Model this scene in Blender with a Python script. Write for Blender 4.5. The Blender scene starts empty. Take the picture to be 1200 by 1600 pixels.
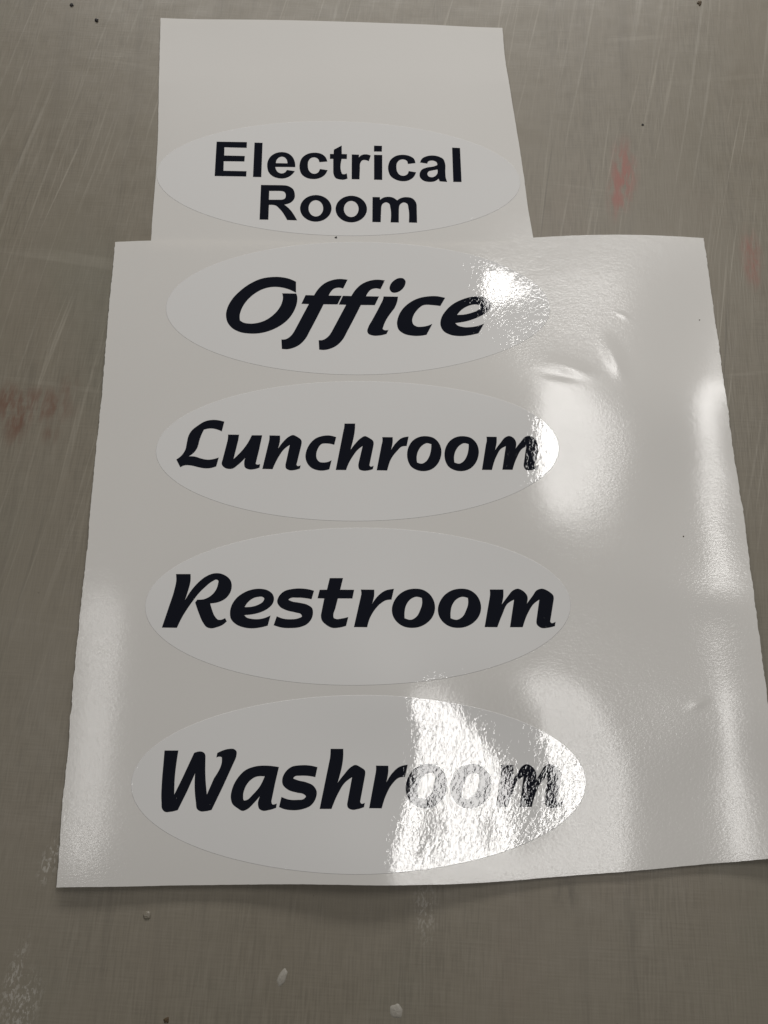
import bpy, bmesh, math, random
import numpy as np
from mathutils import Vector, geometry

S = bpy.context.scene
MM = 0.001
# ------------------------------------------------------------------ camera
cam_data = bpy.data.cameras.new('camera'); cam = bpy.data.objects.new('camera', cam_data)
S.collection.objects.link(cam); S.camera = cam
CAM_DIST = 0.408; TILT = math.radians(16.5)
cam.location = (0, -CAM_DIST*math.sin(TILT), CAM_DIST*math.cos(TILT))
cam.rotation_euler = (TILT, 0, 0)
cam_data.sensor_fit = 'VERTICAL'; cam_data.sensor_height = 36.0; cam_data.lens = 36.0*1294/1600
cam_data.clip_start = 0.01; cam_data.clip_end = 50
# ------------------------------------------------------------------ world: dim indoor bounce
world = bpy.data.worlds.new('World'); S.world = world; world.use_nodes = True
bg = world.node_tree.nodes['Background']
bg.inputs['Color'].default_value = (1.0, 0.97, 0.93, 1); bg.inputs['Strength'].default_value = 0.05
# ------------------------------------------------------------------ ceiling lamps and one added fill
def area_lamp(name, x0, x1, y0, y1, z, radiance, color=(1, .977, .948), aim=None, spread=180):
    d = bpy.data.lights.new(name, 'AREA'); d.shape = 'RECTANGLE'; d.size = x1-x0; d.size_y = y1-y0
    d.energy = radiance*math.pi*(x1-x0)*(y1-y0); d.color = color; d.spread = math.radians(spread)
    o = bpy.data.objects.new(name, d); S.collection.objects.link(o); o.location = ((x0+x1)/2, (y0+y1)/2, z)
    if aim is not None:
        o.rotation_euler = (Vector(aim)-o.location).to_track_quat('-Z', 'Y').to_euler()
    return o
H = 1.15
area_lamp('ceiling_or_fill_lamp', .282, .444, .312, .889, H, 15.5)
area_lamp('ceiling_or_fill_lamp', .282, .378, -.308, .012, H, 14.0)
area_lamp('ceiling_or_fill_lamp', -.547, -.513, -.288, .182, H, 21.0)
area_lamp('ceiling_or_fill_lamp', -1.0, 1.0, 1.95, 3.0, H, 12.0)  # unseen fill, added to brighten the far end more than the near end
S.view_settings.view_transform = 'Standard'; S.view_settings.look = 'None'
S.view_settings.exposure = 0.18; S.view_settings.gamma = 1.0; S.view_settings.use_curve_mapping = False

# ------------------------------------------------------------------ measured outlines, millimetres on the tabletop
SHEET_LOW = "-145.46,151.54! -121.29,152.53 -93.56,152.52 -58.89,151.95 -27.72,151.50 13.87,151.21 41.64,151.73 62.61,153.04 81.32,155.79 99.54,156.98 115.19,157.33 130.74,157.10 153.01,155.80 173.16,153.74! 173.36,146.06 173.70,125.83 173.89,97.28 172.92,67.19 173.20,31.26 174.02,4.71 173.85,-32.74 173.42,-63.95 173.49,-90.52 173.55,-114.98 173.40,-141.81 173.29,-157.14! 166.30,-158.05 139.27,-160.53 111.18,-162.97 74.93,-165.56 55.35,-167.01 33.05,-168.08 10.94,-168.27 -27.33,-167.96 -68.89,-168.51 -110.07,-169.10 -140.80,-169.46! -141.31,-152.41 -142.05,-131.29 -141.83,-120.46 -142.52,-95.39 -142.90,-69.36 -142.90,-45.40 -142.78,-23.64 -143.38,-1.08 -143.87,30.75 -143.89,56.83 -144.76,96.75 -145.24,123.27 -145.34,142.79"
SHEET_UP = "-132.85,305.78! -68.65,305.49 0.00,303.18 38.06,301.32 70.12,298.33! 70.79,276.75 72.80,253.77 75.11,229.64 77.85,200.00 79.73,172.75 81.34,156.02 84.87,124.75! -20.52,123.97 -126.29,124.75! -126.88,153.60 -127.21,166.59 -127.58,193.63 -128.70,227.86 -130.75,263.35"
OVALS = {"electrical": [-25.69, 194.92, 203.22, 75.38, -1.9], "office": [-13.52, 112.35, 202.77, 78.52, 0.2], "lunchroom": [-13.39, 32.01, 200.96, 74.56, 0.2], "restroom": [-12.24, -46.52, 200.63, 75.37, 0.2], "washroom": [-11.03, -126.29, 202.6, 74.98, 0.2]}
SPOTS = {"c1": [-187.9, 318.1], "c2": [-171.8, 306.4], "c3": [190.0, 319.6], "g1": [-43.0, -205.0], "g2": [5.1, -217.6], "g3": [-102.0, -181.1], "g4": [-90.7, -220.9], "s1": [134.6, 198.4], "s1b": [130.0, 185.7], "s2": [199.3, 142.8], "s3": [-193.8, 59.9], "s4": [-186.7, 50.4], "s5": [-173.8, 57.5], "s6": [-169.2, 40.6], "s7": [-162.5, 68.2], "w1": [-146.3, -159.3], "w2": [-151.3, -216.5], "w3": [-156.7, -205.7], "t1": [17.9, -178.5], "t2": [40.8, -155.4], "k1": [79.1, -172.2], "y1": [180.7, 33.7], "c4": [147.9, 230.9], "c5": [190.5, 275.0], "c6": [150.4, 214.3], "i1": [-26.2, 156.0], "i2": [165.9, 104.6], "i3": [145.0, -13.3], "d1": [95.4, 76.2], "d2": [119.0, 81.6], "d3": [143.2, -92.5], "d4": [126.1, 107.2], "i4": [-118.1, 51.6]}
WORDS = {
  'electrical': [
    ["-94.79,218.68! -77.75,218.36! -77.71,214.61! -90.33,215.01! -90.15,209.30! -78.50,208.98! -78.59,205.43! -90.21,205.59! -89.99,199.09! -77.09,198.77! -77.06,195.42! -94.59,195.74!"],
    ["-73.28,218.04! -68.89,217.88! -68.65,195.04! -73.12,195.11!"],
    ["-49.85,201.67! -50.21,204.96 -51.71,208.51 -54.43,210.88 -57.76,211.59 -61.05,210.88 -63.93,208.51 -65.38,204.96 -65.37,201.43 -64.52,198.30 -62.12,195.58 -58.79,194.26 -55.84,194.18 -52.93,195.42 -51.03,197.29 -50.09,198.85! -54.39,199.63! -55.32,198.07 -57.26,197.29 -59.26,198.07 -60.57,199.87 -61.04,201.82!", "-60.87,204.18! -60.42,206.54 -59.16,208.11 -57.53,208.67 -55.65,207.95 -54.61,206.38 -54.14,204.02!"],
    ["-31.95,205.43! -33.20,208.51 -35.56,210.48 -39.21,211.20 -43.16,210.33 -46.07,207.72 -47.27,203.78 -47.17,200.26 -45.89,196.75 -43.41,194.65 -39.45,193.72 -35.86,194.41 -33.28,196.36 -31.70,199.48! -35.86,200.26! -36.61,198.30 -38.22,197.14 -40.19,197.29 -42.01,199.09 -42.83,202.61 -42.45,205.91 -41.11,207.72 -39.14,208.19 -37.13,207.17 -36.23,204.96!"],
    ["-23.99,216.04! -23.91,210.33! -20.93,210.17! -21.02,207.09! -23.93,207.17! -23.93,198.30 -23.39,196.98 -22.27,196.75 -20.90,197.29! -20.46,194.03! -22.03,193.41 -24.65,193.48 -26.96,194.41 -27.97,196.36 -28.34,198.30! -28.49,207.17! -30.34,207.17! -30.40,210.33! -28.35,210.33! -28.26,213.26!"],
    ["-18.09,210.01! -14.18,209.85! -14.16,207.95! -12.66,209.53 -10.01,210.09 -7.56,209.30! -8.60,205.67! -10.32,206.38 -12.30,206.14 -13.28,204.57 -13.58,201.04! -13.78,193.56! -17.97,193.64!"],
    ["-5.54,215.96! -1.22,215.81! -1.28,212.07! -5.59,212.15!"],
    ["-5.51,209.77! -1.08,209.61! -1.07,193.17! -5.46,193.33!"],
    ["17.58,204.33! 16.75,207.17 14.13,209.06 10.16,209.77 6.52,208.90 3.87,206.54 2.55,203.00 2.54,199.09 3.85,195.58 6.79,193.25 10.05,192.32 13.33,192.71 16.30,194.80 17.84,198.07! 13.91,198.85! 13.04,196.75 11.06,195.74 8.77,196.36 7.27,198.70 6.89,201.43 7.30,204.57 8.82,206.38 10.81,206.85 12.78,205.98 13.49,203.78!"],
    ["20.35,204.73! 21.71,207.48 24.37,208.90 27.35,209.30 30.98,208.51 33.26,206.93 34.19,204.18 34.26,197.92 34.45,194.41 35.11,191.86! 31.13,192.24! 30.51,194.03! 28.38,192.32 25.10,191.86 22.17,192.63 20.23,194.80 20.07,197.53 21.28,199.87 23.93,201.20 27.89,201.98 30.01,202.92! 29.59,204.96 27.96,205.91 25.98,205.98 24.78,205.35 24.23,204.02!", "30.03,200.10! 27.19,199.48 24.88,198.70 24.20,197.29 24.83,195.42 27.11,194.80 29.10,195.97 29.98,197.53"],
    ["38.59,214.61! 42.89,214.36! 43.16,191.78! 38.71,191.86!"],
  ],
  'room': [
    ["-68.43,189.69! -57.32,189.54! -53.05,188.84 -50.71,187.07 -49.63,184.00 -49.73,180.94 -51.41,178.50 -55.25,176.98! -52.91,174.86 -47.82,166.87! -53.11,167.09! -57.42,174.10 -59.77,176.38 -63.67,176.83! -63.62,167.32! -68.26,167.39!", "-63.84,185.92! -57.84,185.92! -55.21,185.15 -54.35,182.85 -54.93,180.79 -56.66,180.03! -63.80,180.03!"],
    ["-29.02,174.52 -30.09,170.27 -33.17,167.17 -37.43,166.04 -41.74,167.17 -44.96,170.27 -46.23,174.52 -45.20,178.79 -42.12,181.93 -37.83,183.08 -33.47,181.93 -30.25,178.79", "-33.48,174.52 -33.98,171.85 -35.44,169.91 -37.47,169.20 -39.53,169.91 -41.08,171.85 -41.70,174.52 -41.22,177.19 -39.76,179.16 -37.72,179.88 -35.64,179.16 -34.09,177.19"],
    ["-9.47,174.06 -10.59,169.82 -13.70,166.72 -17.95,165.59 -22.23,166.72 -25.40,169.82 -26.62,174.06 -25.54,178.33 -22.44,181.47 -18.14,182.62 -13.82,181.47 -10.65,178.33", "-13.94,174.10 -14.47,171.46 -15.96,169.53 -18.02,168.82 -20.09,169.53 -21.63,171.46 -22.22,174.10 -21.70,176.76 -20.21,178.70 -18.14,179.42 -16.05,178.70 -14.52,176.76"],
    ["-6.27,181.78! -2.36,181.71! -2.23,179.88! -0.41,181.33 2.19,181.94 5.11,181.33 7.25,179.57! 9.34,181.10 12.59,181.71 15.83,180.79 17.62,178.28 17.98,174.86! 18.06,165.37! 13.75,165.52! 13.51,174.86 12.88,177.52 10.94,178.43 8.99,177.29 8.13,174.10! 8.02,165.52! 3.71,165.59! 3.60,174.86 2.96,177.52 1.21,178.50 -0.74,177.52 -1.64,174.10! -1.89,165.74! -6.33,165.82!"],
  ],
  'office': [
    ["-46.91,127.15! -50.59,128.90 -55.63,129.93 -60.01,129.91 -65.59,128.83 -71.09,125.97 -76.48,121.37 -80.57,116.10 -82.50,111.56 -83.06,107.05 -82.04,102.92 -79.40,99.50 -75.30,97.25 -70.36,96.38 -64.86,96.61 -59.41,98.21 -54.01,101.32 -49.84,105.47 -47.21,110.33 -45.95,115.56 -46.03,118.35 -46.57,120.03! -53.98,120.12! -53.53,117.95 -53.97,114.46 -55.86,110.27 -59.12,106.45 -62.71,103.88 -66.95,102.42 -70.63,102.13 -73.73,102.74 -75.63,103.97! -75.89,106.73 -75.04,110.89 -72.49,115.77 -68.94,119.64 -64.70,122.46 -60.40,123.82 -56.04,123.91 -51.01,122.74 -46.72,120.59!"],
    ["-41.58,119.15! -37.10,119.05! -34.82,123.00 -31.77,126.20 -28.06,128.14 -24.32,128.95 -19.49,128.57! -21.74,123.33! -24.24,123.80 -26.72,123.07 -28.25,121.30 -29.39,118.98! -22.48,118.90! -24.58,113.78! -31.96,113.78! -38.58,98.68 -41.20,93.21 -43.86,90.14 -47.45,88.09 -50.48,87.40 -53.04,87.58! -53.47,92.93! -51.28,93.14 -49.18,94.52 -46.84,97.94! -39.70,113.86! -43.61,113.97!"],
    ["-21.80,118.91! -17.32,118.81! -14.99,122.76 -11.90,125.96 -8.15,127.90 -4.40,128.71 0.43,128.32! -1.89,123.09! -4.38,123.56 -6.88,122.83 -8.43,121.06 -9.60,118.74! -2.69,118.66! -4.85,113.54! -12.24,113.55! -19.06,98.43 -21.74,92.94 -24.45,89.87 -28.07,87.81 -31.11,87.12 -33.67,87.30! -34.03,92.65! -31.83,92.87 -29.72,94.25 -27.33,97.68! -19.99,113.61! -23.90,113.72!"],
    ["-0.20,118.70! 7.41,118.60! 6.78,115.00 5.41,111.57! -0.34,100.96 -0.67,99.46 0.00,98.86 2.35,98.95! 1.34,96.62! -2.01,95.71 -6.02,95.69 -8.04,96.57 -8.71,97.91 -8.19,100.54 -6.73,103.56! -1.69,114.19 -0.54,116.87"],
    ["3.07,123.01 3.41,125.71 5.47,128.42 8.21,129.82 10.26,129.60 11.42,128.06 11.06,125.36 9.20,122.66 6.81,121.20 4.42,121.18"],
    ["32.40,117.90! 29.80,113.10! 26.42,113.57 20.32,113.36 17.58,110.84 15.52,107.43 14.82,104.40 15.46,102.13 17.47,100.84 20.15,100.83 22.85,101.35 25.42,102.48! 22.23,96.07! 18.74,95.49 14.73,95.58 10.72,96.63 7.72,99.11 6.86,102.50 7.42,106.27 9.81,111.21 13.56,115.03 18.34,117.71 23.11,118.78 27.87,118.92"],
    ["52.56,102.47! 49.39,96.74! 44.14,95.50 39.45,95.17 34.80,95.97 31.17,98.27 29.70,101.69 30.19,105.87 32.79,110.42 36.59,114.22 41.40,116.88 46.20,118.41 50.97,118.60 54.35,117.73 56.31,115.45 56.19,112.36 54.03,109.26 49.88,106.55 44.42,104.26 37.39,102.86! 38.63,101.48 41.62,100.46 45.64,100.44 49.01,101.03", "38.46,107.72! 40.55,110.39 43.66,112.67 46.74,113.82 49.46,113.91 51.12,113.08 51.08,111.93 49.34,110.39 45.91,108.85 41.83,107.86"],
  ],
  'lunchroom': [
    ["-80.72,46.72! -81.67,41.49! -84.21,42.57 -87.49,43.07 -90.69,42.42! -91.71,39.88 -92.67,36.40 -93.33,32.94 -94.90,30.12 -97.39,28.05! -94.47,27.93 -90.89,26.82 -87.94,26.27 -85.04,26.59 -82.41,27.47! -83.42,22.75! -85.93,21.94 -88.83,21.74 -92.35,22.35 -95.90,23.20 -98.82,23.32 -101.19,22.32! -103.40,26.35! -100.93,28.54 -99.38,31.36 -98.78,35.44 -98.15,39.23 -96.85,41.77 -93.79,44.64 -90.38,46.88 -86.87,47.66 -83.30,47.41"],
    ["-78.39,39.73! -72.91,39.68! -73.18,36.78! -75.01,26.63! -71.24,30.82 -68.50,34.91 -66.47,39.39! -61.29,39.41! -62.49,31.79! -63.92,24.19! -63.32,23.82 -61.70,24.01! -61.91,22.21! -64.38,21.40 -67.29,21.33 -69.08,22.31 -69.58,24.29 -69.20,27.40! -72.64,23.66 -75.44,21.61 -77.18,21.48 -79.56,22.40 -80.69,23.94 -80.46,26.11! -78.55,36.13! -78.36,38.02"],
    ["-57.57,39.36! -52.32,39.25! -52.24,36.85 -53.12,32.14! -50.33,36.23 -48.05,38.57 -45.85,39.59 -43.64,38.65 -41.52,36.76 -41.45,34.37! -43.60,23.76! -43.18,23.14 -41.49,23.45! -41.85,21.78! -44.57,20.97 -46.90,20.90 -48.68,21.89 -49.03,23.74! -47.21,34.35! -49.62,32.46 -52.40,28.39 -54.03,24.96 -55.36,21.43! -60.43,21.54! -57.93,34.94! -57.56,37.46"],
    ["-24.09,38.55! -24.99,34.47! -27.83,35.10 -31.57,34.69 -33.12,32.40 -33.86,29.55 -33.53,27.00 -32.16,25.31 -30.03,24.98 -27.91,25.32 -26.17,26.17! -27.20,21.44! -29.68,20.82 -32.86,20.92 -36.07,22.20 -38.26,24.73 -39.20,28.12 -38.70,31.53 -36.93,35.24 -34.32,37.83 -31.13,39.10 -27.38,39.40"],
    ["-19.95,45.89! -14.61,45.90! -14.69,43.06 -16.82,31.69! -14.45,35.00 -11.80,37.87 -9.66,39.08 -7.51,38.16 -5.36,36.26 -5.35,33.86! -7.28,23.65! -6.80,22.87 -5.20,23.31! -5.57,21.52! -7.95,20.84 -10.34,20.73 -12.20,21.40 -12.74,23.09 -12.50,25.34! -10.70,33.86! -13.09,31.87 -15.72,28.17 -17.54,24.78 -18.87,21.06! -23.96,21.11! -20.44,41.89! -20.04,44.21"],
    ["-0.86,38.55! 4.35,38.48! 4.34,36.12 3.47,31.56! 5.89,35.26 9.12,38.11 12.34,38.78! 11.33,33.75! 9.09,33.53 6.40,30.98 3.73,27.31 1.59,20.83! -3.61,20.95! -1.18,34.42! -0.75,36.71"],
    ["11.58,29.60 12.38,33.34 14.66,36.76 17.89,38.59 21.43,38.90 24.95,37.90 27.46,35.26 28.67,31.15 28.28,27.77 26.62,24.07 23.72,21.40 20.21,20.42 16.41,20.98 13.56,22.81 12.00,25.86", "16.45,24.96! 16.29,27.87 17.16,31.26 19.12,33.98 21.38,35.19 23.74,34.62! 23.57,31.89 22.75,28.50 20.92,25.46 18.99,24.33"],
    ["30.23,29.44 31.07,33.17 33.38,36.55 36.62,38.36 40.15,38.64 43.64,37.62 46.12,34.99 47.27,30.89 46.85,27.52 45.15,23.85 42.23,21.20 38.72,20.24 34.94,20.82 32.12,22.67 30.60,25.71", "35.03,24.79! 34.91,27.69 35.81,31.07 37.79,33.76 40.06,34.95 42.40,34.37! 42.20,31.65 41.34,28.28 39.49,25.27 37.55,24.15"],
    ["51.38,38.16! 56.41,37.99! 56.32,35.48 55.33,30.90! 58.20,34.77 60.86,37.77 62.47,38.35 64.66,37.36 65.85,35.31 65.57,31.61! 68.39,35.28 71.05,37.95 72.97,38.20 75.45,36.56 76.43,34.39 74.29,22.79! 74.77,22.12 76.45,22.85! 75.97,20.98! 72.79,20.33 70.27,20.49 69.28,22.17 69.35,23.84! 70.96,32.88! 68.87,31.56 65.81,26.56 63.60,20.57! 58.63,20.71! 60.81,33.03! 58.41,31.72 56.06,28.05 53.46,20.65! 48.60,20.78! 51.00,34.22! 51.45,36.25"],
  ],
  'restroom': [
    ["-99.24,-32.02! -92.42,-31.96! -92.24,-35.49 -92.97,-39.62 -94.36,-45.01! -91.68,-40.13 -88.42,-35.98 -85.06,-33.11 -81.60,-31.63 -78.56,-31.56 -75.44,-32.80 -73.30,-34.87 -72.54,-37.71 -73.00,-40.54 -74.87,-43.37 -77.80,-45.17 -82.27,-46.05! -81.36,-48.75 -79.66,-52.28 -78.07,-53.79 -76.57,-53.79 -74.86,-53.03! -74.02,-54.54! -75.69,-56.05 -78.62,-57.31 -81.09,-57.82 -83.11,-57.32 -85.25,-54.82 -87.24,-50.80 -89.32,-45.63! -88.40,-44.30! -85.40,-44.08 -82.47,-42.63 -80.34,-40.32 -79.12,-36.96 -79.13,-34.89 -79.91,-34.53 -81.89,-35.42 -85.25,-38.28 -88.08,-41.38 -90.38,-44.72 -92.65,-48.30 -94.87,-52.36 -97.09,-57.65! -104.02,-57.59! -101.61,-48.36 -99.49,-39.67 -98.92,-35.02"],
    ["-53.50,-51.76! -54.67,-56.56! -58.09,-57.40 -62.09,-57.80 -66.12,-57.29 -69.70,-55.79 -72.09,-53.27 -72.65,-50.24 -72.15,-47.19 -70.07,-43.61 -66.91,-41.04 -62.93,-39.39 -58.89,-38.98 -55.30,-39.75 -52.95,-41.56 -52.20,-43.87 -52.77,-46.17 -54.95,-48.46 -58.40,-50.23 -61.89,-51.14 -65.90,-51.55! -64.84,-52.66 -62.29,-53.37 -59.27,-53.52 -56.27,-52.97", "-65.98,-47.79! -64.67,-45.65 -62.23,-43.60 -59.74,-42.84 -57.45,-42.94 -56.77,-43.61 -57.36,-45.14 -59.57,-46.67 -62.56,-47.59"],
    ["-33.29,-39.98! -34.35,-44.00! -37.37,-43.48 -41.28,-43.24 -44.34,-43.46 -45.32,-44.19 -44.01,-44.93 -40.09,-45.73 -36.16,-46.76 -33.90,-48.45 -33.51,-50.41 -34.04,-53.20 -35.91,-55.70 -39.17,-57.23 -43.58,-57.71 -48.00,-57.47 -51.80,-56.35! -50.52,-52.19! -47.60,-53.26 -43.72,-53.61 -40.41,-53.18 -38.61,-52.18 -39.08,-51.23 -41.61,-50.38 -46.08,-49.25 -49.20,-47.56 -50.56,-45.31 -49.94,-42.77 -47.52,-40.23 -43.65,-39.10 -39.18,-38.88 -35.82,-39.29"],
    ["-25.88,-33.82! -19.60,-33.82! -20.85,-39.49! -14.21,-39.55! -15.00,-43.71! -21.89,-43.69! -23.07,-48.77! -23.84,-52.13 -23.65,-53.03 -22.43,-53.59 -19.95,-53.38 -16.81,-52.66! -17.80,-56.84! -20.98,-57.60 -24.28,-57.70 -27.06,-56.30 -29.33,-53.78 -29.66,-51.55! -28.29,-43.68! -31.47,-43.56! -30.56,-39.53! -27.10,-39.48!"],
    ["-10.98,-39.44! -4.67,-39.49! -4.67,-42.00 -5.65,-46.43! -2.88,-42.57 0.46,-40.00 4.70,-39.08! 3.51,-44.26! 1.01,-44.55 -1.76,-46.25 -4.53,-49.36 -6.71,-53.29 -7.90,-57.47! -14.05,-57.40! -10.79,-42.00! -10.74,-40.87"],
    ["3.75,-48.78 4.61,-45.44 6.93,-42.08 10.57,-39.72 14.53,-38.97 18.49,-39.50 21.75,-41.71 23.66,-45.05 24.05,-48.71 22.87,-52.36 20.20,-55.33 16.92,-57.12 13.01,-57.73 9.11,-57.03 5.88,-54.74 4.13,-51.77", "9.67,-53.20! 9.69,-50.09 10.51,-46.76 12.50,-44.08 15.15,-42.86 17.97,-43.39! 18.06,-46.07 17.03,-49.40 15.35,-52.39 12.72,-53.92"],
    ["25.49,-48.70 26.42,-45.37 28.79,-42.03 32.47,-39.68 36.45,-38.94 40.39,-39.48 43.62,-41.69 45.48,-45.03 45.81,-48.69 44.57,-52.32 41.86,-55.28 38.54,-57.06 34.62,-57.65 30.73,-56.94 27.52,-54.65 25.82,-51.69", "31.35,-53.12! 31.43,-50.02 32.30,-46.70 34.34,-44.03 37.00,-42.83 39.81,-43.36! 39.86,-46.03 38.78,-49.35 37.05,-52.32 34.40,-53.84"],
    ["50.35,-39.37! 56.73,-39.39! 56.59,-42.73 55.64,-46.71! 58.69,-42.74 61.44,-39.75 63.44,-39.02 66.02,-40.10 67.88,-42.44 67.56,-46.22! 70.50,-42.45 72.59,-39.80 74.93,-39.08 77.82,-40.16 80.30,-42.69 80.18,-44.81! 78.06,-54.68! 78.42,-55.33 80.59,-54.87! 80.15,-56.83! 76.86,-57.61 73.61,-57.61 71.75,-55.97 71.72,-54.01! 73.54,-44.26! 70.97,-46.10 67.79,-50.72 65.05,-57.34! 59.14,-57.33! 61.64,-44.21! 58.55,-46.06 55.70,-51.34 53.17,-57.32! 47.25,-57.25! 50.13,-43.38! 50.40,-41.37"],
  ],
  'washroom': [
    ["-98.70,-112.96! -92.57,-112.96! -93.00,-117.81 -93.30,-124.32 -93.01,-131.76! -89.88,-124.82! -85.40,-114.02! -83.86,-113.47 -81.75,-113.52 -80.65,-114.28 -80.25,-115.54! -79.69,-124.33 -78.58,-131.76! -75.78,-124.83! -72.75,-116.81 -72.91,-115.80 -73.98,-115.54 -75.28,-115.90! -74.97,-114.02! -72.81,-113.01 -69.68,-112.25 -67.56,-112.35 -66.45,-113.26 -66.35,-115.04 -67.26,-117.81! -71.88,-128.80! -76.10,-138.13! -78.55,-138.62 -81.14,-138.62 -82.33,-137.89 -83.22,-134.71 -84.10,-129.29 -84.40,-122.73! -87.41,-130.28! -90.98,-138.17! -94.02,-138.85 -96.59,-138.85 -97.70,-137.87 -98.36,-134.70 -98.82,-126.81 -98.74,-117.81"],
    ["-47.00,-120.07! -48.41,-126.80! -49.76,-134.43! -49.33,-135.75 -47.32,-135.45! -47.55,-137.20! -50.53,-138.09 -53.64,-138.34 -54.98,-137.61 -55.57,-136.15 -54.87,-132.23! -57.44,-135.18 -60.43,-137.87 -62.22,-138.50 -64.62,-137.39 -67.06,-135.44 -67.81,-133.23 -67.41,-129.29 -65.30,-124.83 -61.80,-121.33 -57.66,-119.82 -52.40,-119.47", "-53.15,-123.97! -55.16,-128.29 -58.13,-131.75 -60.63,-133.96 -61.92,-134.21 -62.44,-132.24 -61.92,-129.29 -59.99,-126.07 -57.45,-124.32"],
    ["-29.71,-120.11! -30.54,-124.29! -33.49,-123.80 -37.17,-123.71 -39.78,-124.06 -40.39,-124.70 -38.68,-125.55 -34.46,-126.53 -31.28,-128.01 -29.81,-130.22 -30.09,-133.15 -32.09,-136.08 -35.67,-137.65 -40.32,-138.15 -43.98,-137.68 -46.20,-136.86! -45.32,-132.71! -42.05,-133.77 -38.39,-133.91 -35.29,-133.41 -34.43,-132.43 -35.35,-131.55 -38.50,-130.83 -42.73,-129.51 -45.01,-127.29 -45.25,-125.31 -44.05,-122.32 -41.50,-120.07 -37.31,-119.31 -33.09,-119.41"],
    ["-23.93,-112.26! -18.29,-112.27! -18.25,-115.29 -20.57,-126.76! -17.81,-123.29 -14.72,-120.05 -12.90,-119.15 -10.54,-120.05 -8.44,-121.70 -8.43,-123.53! -10.51,-134.58! -9.98,-135.40 -8.44,-135.06! -8.79,-136.80! -11.40,-137.58 -14.23,-137.82 -15.78,-137.00 -16.16,-135.55! -14.15,-124.28! -17.24,-126.51 -20.28,-131.18 -23.04,-137.55! -28.21,-137.57! -24.12,-116.30! -23.95,-114.28"],
    ["-3.54,-119.45! 1.89,-119.50! 1.89,-121.80 0.94,-126.75! 3.55,-122.79 6.70,-120.06 10.53,-119.06! 9.29,-124.19! 6.67,-124.53 3.54,-127.25 0.94,-131.66 -1.02,-137.30! -6.47,-137.24! -3.64,-122.29! -3.49,-120.80"],
    ["9.63,-128.39 10.43,-125.09 12.54,-121.77 15.85,-119.44 19.45,-118.70 23.04,-119.24 26.00,-121.46 27.73,-124.80 28.07,-128.46 26.98,-132.08 24.54,-135.02 21.54,-136.77 17.98,-137.33 14.45,-136.59 11.53,-134.30 9.96,-131.35", "14.97,-132.81! 15.01,-129.73 15.76,-126.43 17.58,-123.78 19.99,-122.58 22.55,-123.12! 22.63,-125.79 21.67,-129.09 20.14,-132.05 17.74,-133.55"],
    ["29.42,-128.49 30.27,-125.16 32.46,-121.81 35.83,-119.46 39.47,-118.72 43.08,-119.26 46.03,-121.49 47.72,-124.85 48.01,-128.53 46.86,-132.19 44.36,-135.15 41.31,-136.92 37.71,-137.50 34.16,-136.76 31.24,-134.45 29.71,-131.47", "34.74,-132.94! 34.83,-129.83 35.64,-126.50 37.52,-123.83 39.96,-122.63 42.53,-123.17! 42.57,-125.85 41.56,-129.18 39.97,-132.17 37.53,-133.68"],
    ["52.48,-119.23! 58.20,-119.23! 58.06,-122.55 57.19,-126.50! 59.94,-122.55 62.42,-119.56 64.21,-118.83 66.51,-119.89 68.17,-122.21 67.87,-125.97! 70.51,-122.21 72.40,-119.56 74.49,-118.83 77.08,-119.89 79.30,-122.41 79.18,-124.52! 77.23,-134.34! 77.55,-134.99 79.49,-134.53! 79.09,-136.48! 76.14,-137.25 73.24,-137.26 71.59,-135.64 71.57,-133.69! 73.24,-124.00! 70.92,-125.84 68.07,-130.43 65.59,-137.00! 60.30,-137.00! 62.58,-124.00! 59.80,-125.84 57.23,-131.08 54.93,-136.99! 49.62,-136.92! 52.26,-123.20! 52.52,-121.22"],
  ],
}
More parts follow.
